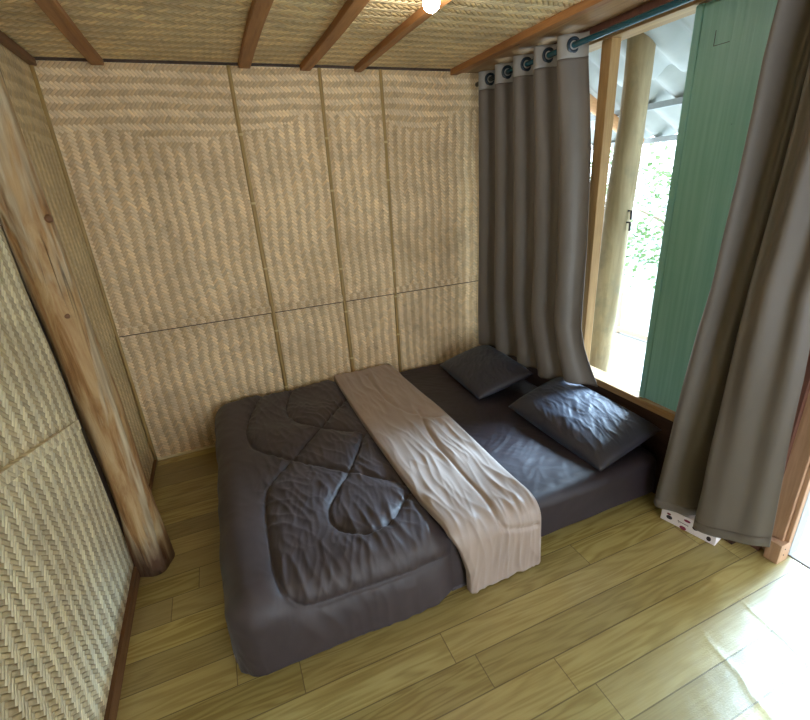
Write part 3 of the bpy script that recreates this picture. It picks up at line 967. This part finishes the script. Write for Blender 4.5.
# right curtain
def hem_r(t): return 0.080 + 0.045 * np.clip((t - 0.36) / 0.06, 0, 1) + 0.075 * np.clip((t - 0.5) / 0.5, 0, 1) ** 1.2
def ycr(t, z):
    l = np.interp(z, [0.05, 0.57, 0.94, 1.13, 1.5, 1.85, 2.2], [-1.735, -1.760, -1.780, -1.800, -1.815, -1.82, -1.85])
    r = np.interp(z, [0.05, 0.25, 0.65, 0.88, 1.14, 1.6, 2.2], [-2.215, -2.195, -2.165, -2.15, -2.125, -2.14, -2.16])
    return l + (r - l) * t
def xcr(t, z):
    s = np.clip((z - 0.1) / 2.0, 0, 1)
    f1 = -0.052 * np.sin(2 * PI * (t * 1.0 + 0.0)) ** 1 * 0
    # three soft folds below, tighter above
    k_hi = np.sin(2 * PI * (t * 3.6 - 0.10))
    low = -0.055 * np.exp(-((t - 0.06) / 0.10) ** 2) + (0.075 + 0.02 * np.exp(-((z - 0.3) / 0.16) ** 2)) * np.exp(-((t - 0.335 - 0.02 * s) / (0.045 + 0.03 * np.exp(-((z - 0.3) / 0.16) ** 2))) ** 2) - 0.075 / (1 + np.exp(-(t - 0.43) / 0.018)) * np.exp(-((t - 0.43) / 0.42) ** 2) + 0.02 * np.exp(-((t - 1.0) / 0.08) ** 2)
    bulge = -0.03 * (1 - s) * t
    return 2.352 + low * (1 - 0.45 * s ** 1.5) - 0.034 * k_hi * s ** 1.5 + bulge + 0.006 * vnoise(t * 7, z * 2.2, 41)
root = empty('curtain', (RX, -2.0, 2.1))
child('fabric', curtain_surface(ycr, xcr, HB, hem_r, 220, 140), m_curtain, root)
child('hem', 
      np.stack([np.stack([xcr(tt, hem_r(tt) + dz) - 0.0022, ycr(tt, hem_r(tt) + dz), hem_r(tt) + dz], -1) for tt in [np.linspace(0, 1, 220)] for dz in (-0.001, 0.02, 0.04)]), m_curtain, root)
child('header_band', curtain_surface(ycr, xcr, ZT, lambda t: HB + 0 * t, 220, 8), m_header, root)
for t in (0.10, 0.24, 0.38, 0.52, 0.66, 0.80, 0.94):
    grommet(root, t, ycr, xcr)
tag(root, 'taupe curtain reaching the floor between the shutter and the doorway', 'curtain', 'window curtains')

# ------------------------------------------------------------------ small things
# flat white card box under the right curtain
a = math.atan2(-1.992 + 1.769, 2.382 - 2.328)
root = empty('cardboard_box', (2.328, -1.769, 0.0), (0, 0, a))
L, D_, Hh = 0.232, 0.085, 0.062
o = bevel(obj('carton', box(0, L, 0.0, D_, 0.001, Hh), m_card, root), 0.0015)
o = obj('lid_flap', box(0, L, 0.0, 0.0016, Hh - 0.001, Hh + 0.012), m_card, root)
def blot(x, z, rx, rz, mat, nm='printed_spot'):
    bm = bmesh.new()
    vs = []
    for yy in (-0.0012, 0.0005):
        vs.append([bm.verts.new((x + rx * math.cos(k * PI / 10), yy, z + rz * math.sin(k * PI / 10))) for k in range(20)])
    bm.faces.new(vs[0]); bm.faces.new(vs[1][::-1])
    for k in range(20):
        bm.faces.new((vs[0][k], vs[0][(k + 1) % 20], vs[1][(k + 1) % 20], vs[1][k]))
    o = obj(nm, bm, mat, root)
    return o
o = blot(0.038, 0.030, 0.013, 0.010, m_dark_ink); o['label'] = 'dark printed spot'
o = blot(0.034, 0.047, 0.009, 0.005, m_maroon_ink); o['label'] = 'maroon printed spot'
o = blot(0.100, 0.010, 0.014, 0.009, m_maroon_ink); o['label'] = 'maroon printed spot'
o = blot(0.148, 0.040, 0.012, 0.010, m_dark_ink); o['label'] = 'dark printed spot'
o = blot(0.205, 0.022, 0.009, 0.012, m_dark_ink); o['label'] = 'dark printed spot'
o = blot(0.112, 0.056, 0.014, 0.006, m_maroon_ink); o['label'] = 'maroon printed spot'
bm = bmesh.new()
pts = [(0.075 + 0.045 * k / 40, -0.001, 0.034 + (0.006 if k < 6 else 0.0028) * math.sin(k * 0.95)) for k in range(41)]
tube(bm, pts, 0.0009, 6)
o = obj('lettering', bm, m_dark_ink, root); o['label'] = 'small dark script lettering'
tag(root, 'flat white printed cardboard box on the floor under the right curtain', 'box')

# lit bulb on the ceiling
root = empty('light_bulb', (1.505, -1.16, H))
smooth(obj('socket', tube(bmesh.new(), [(0, 0, 0), (0, 0, -0.012), (0, 0, -0.0125), (0, 0, -0.03)], [0.032, 0.032, 0.019, 0.019], 20), m_socket, root))
bm = bmesh.new()
bmesh.ops.create_uvsphere(bm, u_segments=16, v_segments=10, radius=0.030)
bmesh.ops.translate(bm, verts=bm.verts[:], vec=(0, 0, -0.055))
smooth(obj('bulb', bm, m_bulb, root))
tag(root, 'lit white light bulb on the woven ceiling', 'light bulb')
